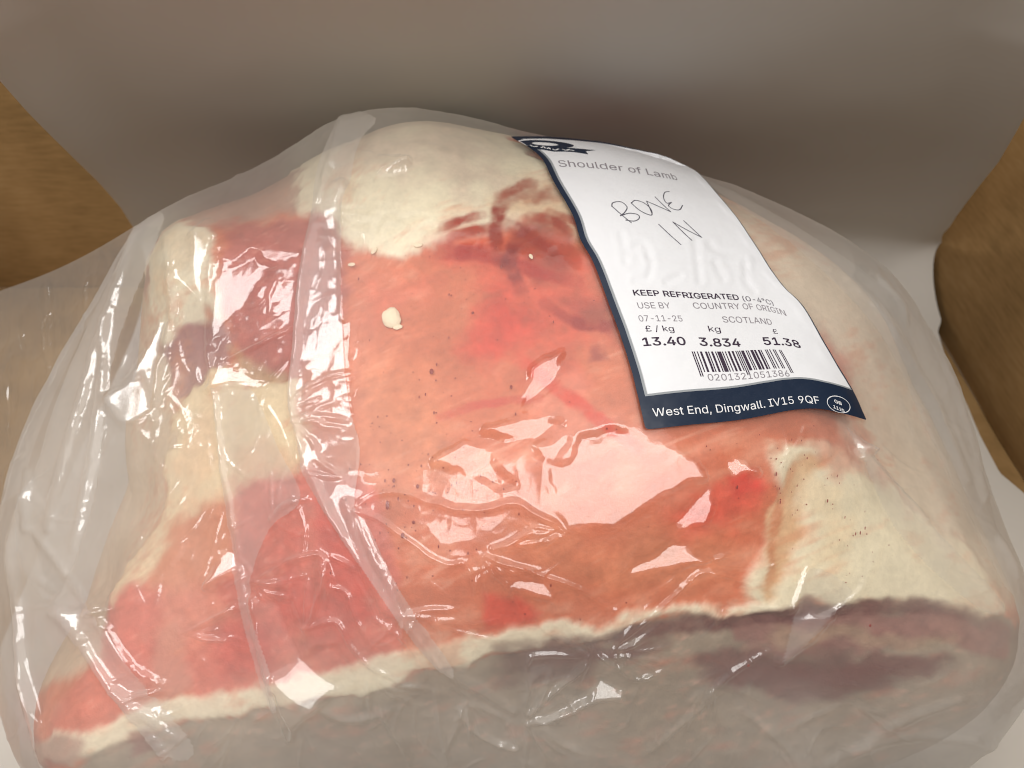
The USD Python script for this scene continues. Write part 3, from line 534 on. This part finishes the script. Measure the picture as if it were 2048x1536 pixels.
fcx, fcy, fcf = fx[ff].mean(1), fy[ff].mean(1), face[ff].min(1)
PLEAT = [
 ([(690, 216), (640, 330), (625, 430), (600, 560), (590, 700), (583, 800), (600, 880), (612, 950), (640, 1000), (720, 1125), (800, 1240), (870, 1325), (905, 1335), (800, 1180), (742, 1060), (711, 1010), (722, 900), (702, 820), (690, 720), (685, 600), (685, 500), (690, 400), (722, 290), (752, 242)], 0.3),
 ([(428, 780), (500, 772), (560, 900), (606, 1000), (540, 1060), (505, 1190), (562, 1370), (540, 1410), (480, 1200), (450, 980)], 0.26),
 ([(282, 446), (330, 440), (255, 640), (218, 780), (192, 1000), (112, 1200), (40, 1100), (70, 960), (150, 720)], 0.3),
 ([(66, 1059), (164, 1188), (273, 1344), (390, 1490), (330, 1510), (220, 1370), (120, 1225)], 0.28),
 ([(1380, 345), (1500, 405), (1690, 520), (1840, 660), (1920, 850), (1990, 1060), (1950, 1060), (1850, 860), (1750, 660), (1580, 490)], 0.16),
 ([(1747, 549), (1794, 606), (1867, 815), (1960, 1000), (2030, 1150), (2005, 1175), (1900, 950), (1800, 720)], 0.2), ([(1690, 850), (1850, 1040), (2000, 1205), (1950, 1215), (1790, 1060)], 0.14),
 ([(1559, 1322), (1587, 1230), (1616, 1135), (1700, 1180), (1655, 1231), (1600, 1290)], 0.12), ([(217, 801), (270, 764), (332, 645), (320, 711), (303, 820), (250, 846)], 0.3)]
for k, (poly, mk) in enumerate(PLEAT):
    sel = ff[(fcf > 0.04) & inside(fcx, fcy, spline(poly + poly[:1], 4))]
    part('pleat', bag, vf + nf2 * 0.0005, sel, pleat_mat, nf2, {'milk': np.full(len(vf), mk)})
# the slack mouth of the bag, pushed against the left wall of the box
nu, nv = 120, 120
A = spline([(292, 438), (225, 560), (150, 700), (80, 860), (40, 985)], 30); B = spline([(-10, 585), (-60, 680), (-110, 800), (-120, 950), (-110, 1080)], 30)
ia = np.linspace(0, len(A) - 1, nv); A = np.stack([np.interp(ia, np.arange(len(A)), A[:, c]) for c in (0, 1)], 1); B = np.stack([np.interp(ia, np.arange(len(B)), B[:, c]) for c in (0, 1)], 1)
DA = project(on_hull(A[:, 0] + 12, A[:, 1])[0])[2] + 0.004
aB = (B[:, 0] - 1024) / 1024 * TAN; DB = -0.252 / aB
u = np.linspace(0, 1, nu)[:, None]
PX = A[None, :, 0] + (B - A)[None, :, 0] * u; PY = A[None, :, 1] + (B - A)[None, :, 1] * u + 14 * np.sin(np.pi * u) * (1 - np.linspace(0, 1, nv))[None]
DD = DA[None] + (DB - DA)[None] * u
q3 = np.stack([PX / 60, PY / 170, PX * 0], -1)
DD = DD - 0.003 * ridged(q3, 61) * np.sin(np.pi * np.clip(u, 0, 1)) - 0.002 * ridged(q3 * 2.3, 65) * u * (1 - u) * 3
vt = unproject(PX, PY, DD).reshape(-1, 3); ft = grid_faces(nu, nv); ft = np.vstack([ft[:, [0, 1, 2]], ft[:, [0, 2, 3]]])
part('bag_mouth', bag, vt, ft, pleat_mat, vnormals(vt, ft), {'milk': np.full(len(vt), 0.16)})
# specks of blood on the inside of the film
r2 = random.Random(5); vs, fs, n0 = [], [], 0
spots = [(r2.gauss(850, 90), r2.gauss(960, 90)) for _ in range(110)] + [(r2.gauss(1610, 60), r2.gauss(960, 60)) for _ in range(50)] + [(r2.gauss(1720, 40), r2.gauss(1080, 40)) for _ in range(22)] + [(r2.gauss(1000, 130), r2.gauss(560, 70)) for _ in range(36)] + [(r2.uniform(750, 1500), r2.uniform(560, 1250)) for _ in range(40)]
big = [(1003, 527), (945, 622), (862, 740), (1022, 771), (834, 972), (786, 960), (773, 1010), (826, 1045), (804, 1072), (1745, 1253), (1500, 1335)]
for k, (x, y) in enumerate(spots + big):
    if inside(np.array([x]), np.array([y]), LBL)[0]: continue
    r = r2.uniform(0.0001, 0.00026) if k < len(spots) else r2.uniform(0.0004, 0.0007)
    s = trimesh.creation.icosphere(1, 1.0); P, n = on_hull(np.array([x]), np.array([y]), np.array([-0.0012])); P, n = P[0], n[0]
    e = np.cross([0, 1, 0], n); e /= np.linalg.norm(e); e2 = np.cross(n, e); st = r2.choice([1, 1, 1.5, 2.6])
    vs.append(P + r * (s.vertices[:, :1] * e + s.vertices[:, 1:2] * st * e2 + s.vertices[:, 2:] * 0.3 * n)); fs.append(s.faces + n0); n0 += len(s.vertices)
part('blood_specks', bag, np.vstack(vs), np.vstack(fs), blood_mat, kind='stuff')

# ------------------------------------------------------------------ the price label
label_thing = thing('price_label', 'white price label with navy border and printed text, stuck on top of the bag', 'label')
def curve3(pts, n, off=0.0009):
    p = spline(pts, 10); P, _ = on_hull(p[:, 0], p[:, 1], np.full(len(p), off)); L = np.r_[0, np.cumsum(np.linalg.norm(np.diff(P, axis=0), axis=1))]
    return np.stack([np.interp(np.linspace(0, L[-1], n), L, P[:, c]) for c in range(3)], 1), L[-1]
NS, NT = 220, 400
sL, lenL = curve3([(1284, 861), (1283, 852), (1254, 732), (1217, 623), (1183, 532), (1158, 486), (1142, 436), (1104, 369), (1083, 327), (1054, 302), (1025, 286), (1017, 280)], NT)
sR, lenR = curve3([(1724, 847), (1692, 777), (1642, 686), (1600, 615), (1562, 577), (1517, 511), (1471, 444), (1429, 394), (1396, 357), (1367, 340), (1347, 330)], NT)
sB, lenB = curve3([(1284, 861), (1310, 859), (1375, 852), (1479, 842), (1575, 825), (1625, 823), (1667, 832), (1724, 847)], NS)
sT, lenT = curve3([(1017, 280), (1073, 280), (1146, 285), (1220, 296), (1283, 310), (1317, 318), (1347, 330)], NS)
print('label mm', lenL * 1000, lenR * 1000, lenB * 1000, lenT * 1000)
LW, LH = lenB * 1000, 0.5 * (lenL + lenR) * 1000
S, T = np.linspace(0, 1, NS)[:, None, None], np.linspace(0, 1, NT)[None, :, None]
coons = (1 - S) * sL[None] + S * sR[None] + (1 - T) * sB[:, None] + T * sT[:, None] - ((1 - S) * (1 - T) * sB[0] + S * (1 - T) * sB[-1] + (1 - S) * T * sT[0] + S * T * sT[-1])
cx, cy, _ = project(coons.reshape(-1, 3))
from scipy.ndimage import gaussian_filter
base, bn = on_hull(cx, cy, np.full(len(cx), 0.0009))
base = gaussian_filter(base.reshape(NS, NT, 3), (3, 2.5, 0), mode='nearest').reshape(-1, 3); bn = gaussian_filter(bn.reshape(NS, NT, 3), (5, 5, 0), mode='nearest').reshape(-1, 3); bn /= np.linalg.norm(bn, axis=1, keepdims=True)
# soft waves in the paper and the groove of writing underneath
cx2, cy2 = cx, cy
wav = 0.16 * (meshkit.fbm(np.stack([cx / 26, cy / 20, cx * 0], -1), 3, 18) - 0.5) + 0.6 * (meshkit.fbm(np.stack([cx / 110, cy / 60, cx * 0], -1), 3, 8) - 0.5)
Z3 = lambda pts: [(1000 + a / 2.4, 240 + b / 2.4) for a, b in pts]
for pts in [[(580, 560), (592, 620), (600, 685)], [(620, 640), (680, 602), (722, 690), (700, 770), (650, 778)], [(710, 665), (900, 672), (1080, 690), (1170, 700)], [(930, 590), (942, 680), (952, 775)], [(795, 785), (855, 755)],
            [(1030, 690), (1045, 730), (1065, 765)], [(1170, 700), (1178, 780), (1212, 825)], [(1000, 600), (1040, 640), (1160, 665)]]:
    d, at = seg_dist(cx, cy, spline(Z3(pts)))
    wav = wav - 0.18 * np.exp(-(d / 7) ** 2) + 0.10 * np.exp(-((d - 13) / 7) ** 2)
s_, t_ = np.repeat(np.linspace(0, 1, NS), NT), np.tile(np.linspace(0, 1, NT), NS)
wav = wav + 1.1 * np.exp(-((s_ - 0.86) / 0.16) ** 2 - ((t_ - 0.02) / 0.10) ** 2) + 0.25 * np.exp(-((s_ - 0.93) / 0.05) ** 2) * np.sin(t_ * 26) ** 2
LP = base + bn * (wav * 1e-3)[:, None]
LP = LP.reshape(NS, NT, 3)
lx, ly, _ = project(LP.reshape(-1, 3))
fL = grid_faces(NS, NT); fL = np.vstack([fL[:, [0, 1, 2]], fL[:, [0, 2, 3]]])
vl = LP.reshape(-1, 3); nl = vnormals(vl, fL)
if np.mean(np.sum(nl * bn, 1)) < 0: fL = fL[:, ::-1]; nl = -nl
from scipy.interpolate import RegularGridInterpolator
_LP = RegularGridInterpolator((np.linspace(0, LW, NS), np.linspace(0, LH, NT)), LP, bounds_error=False, fill_value=None)
_LN = RegularGridInterpolator((np.linspace(0, LW, NS), np.linspace(0, LH, NT)), nl.reshape(NS, NT, 3), bounds_error=False, fill_value=None)
_ST = LinearNDInterpolator(np.stack([lx, ly], 1), np.c_[s_ * LW, t_ * LH]); _STn = NearestNDInterpolator(np.stack([lx, ly], 1), np.c_[s_ * LW, t_ * LH])
def st(px, py):
    a = _ST(px, py); return np.where(np.isnan(a), _STn(px, py), a)
def place(uv, off): return _LP(uv) + _LN(uv) * np.asarray(off)[..., None]
sm_, tm_ = s_ * LW, t_ * LH
fs_, ft_ = sm_[fL].mean(1), tm_[fL].mean(1)
i0 = st(1278, 794); i1 = st(1694, 790); print('inner corner', i0, i1, LW, LH)
bl, bb, br, bt = 2.9, float(i0[1]), LW - 1.25, LH - 3.0
rad = 2.6; keep = ~((fs_ < rad) & (ft_ < rad) & (np.hypot(fs_ - rad, ft_ - rad) > rad))
for cxr, cyr in ((LW - 1.2, 1.2),): keep &= ~((fs_ > cxr) & (ft_ < cyr) & (np.hypot(fs_ - cxr, ft_ - cyr) > 1.2))
gw = 0.9
navy = (fs_ < bl) | (ft_ < bb) | (fs_ > br) | (ft_ > bt)
greyl = ~navy & ((fs_ < bl + gw) | (ft_ < bb + gw * 0.9) | (fs_ > br - 0.35))
part('paper', label_thing, vl, fL[keep & ~navy & ~greyl], paper_mat, nl)
part('border', label_thing, vl, fL[keep & navy], navy_mat, nl, label='navy border, widest along the bottom of the label')
part('inner_line', label_thing, vl, fL[keep & greyl], grey_mat, nl)
def ink(name, polys, m, off=0.00008, label=None, size=1.6):
    """flat print: shapely outlines in label millimetres, laid on the paper"""
    V, F, n = [], [], 0
    for g in polys:
        for h in getattr(g, 'geoms', [g]):
            if h.is_empty or h.area < 1e-5: continue
            v, f = trimesh.creation.triangulate_polygon(h, engine='earcut')
            if size: v, f = trimesh.remesh.subdivide_to_size(np.c_[v, np.zeros(len(v))], f, size); v = v[:, :2]
            V.append(v); F.append(np.asarray(f) + n); n += len(v)
    v = np.vstack(V); f = np.vstack(F)
    P = place(v, np.full(len(v), off)); N = _LN(v)
    fn = np.cross(P[f[:, 1]] - P[f[:, 0]], P[f[:, 2]] - P[f[:, 0]])
    bad = np.sum(fn * N[f[:, 0]], 1) < 0; f[bad] = f[bad][:, ::-1]
    return part(name, label_thing, P, f, m, N, label=label)
def words(text, p0, p1, cap, m, bold=False, name='lettering', fat=0.0):
    a, b, c = st(*p0), st(*p1), st(p0[0] - cap * 0.28, p0[1] - cap)
    ux = b - a; wd = np.linalg.norm(ux); ux = ux / wd; uy = np.array([-ux[1], ux[0]]); ht = abs((c - a) @ uy)
    tm = meshkit.text_mesh(text, 1.0, 0.1, bold); v = tm.vertices; top = v[:, 2] > 0.05
    f = tm.faces[top[tm.faces].all(1)]
    x0, x1 = v[:, 0].min(), v[:, 0].max()
    uv = a + ((v[:, :1] - x0) / (x1 - x0) * wd) * ux + (v[:, 1:2] * ht) * uy
    P = place(uv, np.full(len(uv), 0.00008)); N = _LN(uv)
    fn = np.cross(P[f[:, 1]] - P[f[:, 0]], P[f[:, 2]] - P[f[:, 0]]); f = np.array(f)
    bad = np.sum(fn * N[f[:, 0]], 1) < 0; f[bad] = f[bad][:, ::-1]
    return part(name, label_thing, P, f, m, N)
words('Shoulder of Lamb', (1119, 334), (1356, 361), 13, thin_ink_mat)
words('KEEP REFRIGERATED', (1268, 591), (1479, 600), 11, ink_mat, True)
words('(0-4°C)', (1487, 602), (1548, 611), 9.5, ink_mat)
words('USE BY', (1277, 617), (1342, 617), 12, thin_ink_mat); words('COUNTRY OF ORIGIN', (1388, 617), (1573, 632), 12, thin_ink_mat)
words('07-11-25', (1279, 643), (1366, 643), 12, thin_ink_mat); words('SCOTLAND', (1447, 645), (1545, 650), 12, thin_ink_mat)
words('£ / kg', (1292, 663), (1349, 663), 11.5, ink_mat); words('kg', (1418, 663), (1442, 664), 11.5, ink_mat); words('£', (1547, 667), (1556, 668), 9, ink_mat)
words('13.40', (1287, 692), (1373, 690), 16, ink_mat, True); words('3.834', (1400, 691), (1482, 693), 16, ink_mat, True); words('51.38', (1529, 690), (1603, 697), 15, ink_mat, True)
words('0201321051386', (1417, 761), (1580, 753), 13, thin_ink_mat)
words('West End, Dingwall. IV15 9QF', (1307, 833), (1640, 808), 16, white_ink)
from shapely.geometry import Polygon, LineString, Point
from shapely import affinity
# bar code (thirteen digits)
LC = ['0001101', '0011001', '0010011', '0111101', '0100011', '0110001', '0101111', '0111011', '0110111', '0001011']
code = '0201321051386'; bits = '101' + ''.join(LC[int(c)] for c in code[1:7]) + '01010' + ''.join(LC[int(c)].translate(str.maketrans('01', '10')) for c in code[7:]) + '101'
tl, tr, bl_, br_ = st(1383, 703), st(1562, 700), st(1401, 753), st(1587, 746)
bars = []
for k, g in enumerate(bits):
    if g == '1':
        long = k < 3 or k > 91 or 45 <= k < 50
        u0, u1 = k / 95, (k + 1) / 95; e = 1.0 if long else 0.82
        q0, q1 = tl + (tr - tl) * u0, tl + (tr - tl) * u1; r0, r1 = bl_ + (br_ - bl_) * u0, bl_ + (br_ - bl_) * u1
        bars.append(Polygon([q0, q1, q1 + (r1 - q1) * e, q0 + (r0 - q0) * e]).buffer(0.015))
ink('barcode', bars, ink_mat, label='bar code')
def strokes(lines, hw):
    return [LineString([tuple(st(*p)) for p in spline(l, 6)]).buffer(hw) for l in lines]
Z4 = lambda pts: [(1000 + a / 4.096, 250 + b / 4.097) for a, b in pts]
ink('handwriting', strokes([Z4(l) for l in [[(915, 665), (1000, 740), (1075, 802)], [(915, 668), (925, 638), (990, 630), (1040, 672), (1022, 715), (985, 745)], [(985, 745), (1060, 724), (1128, 735), (1140, 765), (1100, 788), (1030, 780)],
    [(1075, 640), (1110, 618), (1180, 640), (1235, 690), (1242, 738), (1190, 725), (1130, 690), (1075, 640)], [(1245, 728), (1200, 625)], [(1200, 625), (1300, 668), (1398, 712)], [(1398, 712), (1330, 650), (1270, 590)],
    [(1385, 545), (1348, 555), (1340, 600), (1365, 640), (1405, 635)], [(1405, 635), (1380, 662), (1420, 690), (1470, 695), (1495, 660)], [(1300, 815), (1385, 895), (1480, 980)], [(1570, 945), (1490, 870), (1415, 795)], [(1415, 795), (1530, 860), (1652, 922)], [(1652, 922), (1580, 855), (1505, 785)]]], 0.20), pen_mat, label='words BONE IN written by hand in pen')
# round approval mark and the emblem at the top
el = [(1677 + 24 * math.cos(a) * math.cos(0.42) - 15 * math.sin(a) * math.sin(0.42), 809 + 24 * math.cos(a) * math.sin(0.42) + 15 * math.sin(a) * math.cos(0.42)) for a in np.linspace(0, 2 * np.pi, 41)]
ink('approval_oval', [LineString([tuple(st(*p)) for p in el]).buffer(0.14)], white_ink, label='white oval mark in the bottom right corner of the label')
words('GB', (1669, 805), (1684, 811), 6.5, white_ink, True); words('1125', (1667, 816), (1689, 825), 6.5, white_ink, True)
Z9 = lambda pts: [(1020 + a / 10.24, 250 + b / 10.24) for a, b in pts]
def area(pts): return Polygon([tuple(st(*p)) for p in pts]).buffer(0)
oval = [(1093 + 57 * math.cos(a) , 288.5 + 7.5 * math.sin(a) + 4 * math.cos(a)) for a in np.linspace(0, 2 * np.pi, 41)]
dark_mat = navy_mat
O = area(oval)
ink('emblem', [O], navy_mat, 0.00007, label='dark oval emblem with a ribbon at the top of the label')
ink('emblem_ring', [LineString([tuple(st(*p)) for p in oval]).buffer(0.35)], white_ink, 0.00012)
inner = [(1090 + 26 * math.cos(a), 288.5 + 3.0 * math.sin(a) + 1.8 * math.cos(a)) for a in np.linspace(0, 2 * np.pi, 31)]
ink('emblem_centre', [area(inner)], white_ink, 0.00012)
ink('ribbon', [area(Z9([(300, 405), (500, 425), (900, 460), (1300, 480), (1760, 525), (1545, 540), (1600, 604), (1350, 562), (900, 548), (500, 485)]))], navy_mat, 0.00014, label='dark ribbon across the emblem')
ink('ribbon_marks', strokes([Z9(l) for l in [[(420, 425), (480, 450), (560, 445)], [(640, 470), (690, 455), (720, 480)], [(760, 490), (800, 478), (820, 500)], [(880, 505), (930, 520), (990, 500)], [(1080, 510), (1150, 525), (1210, 510)], [(1230, 520), (1300, 530)]]], 0.3), white_ink, 0.0002)
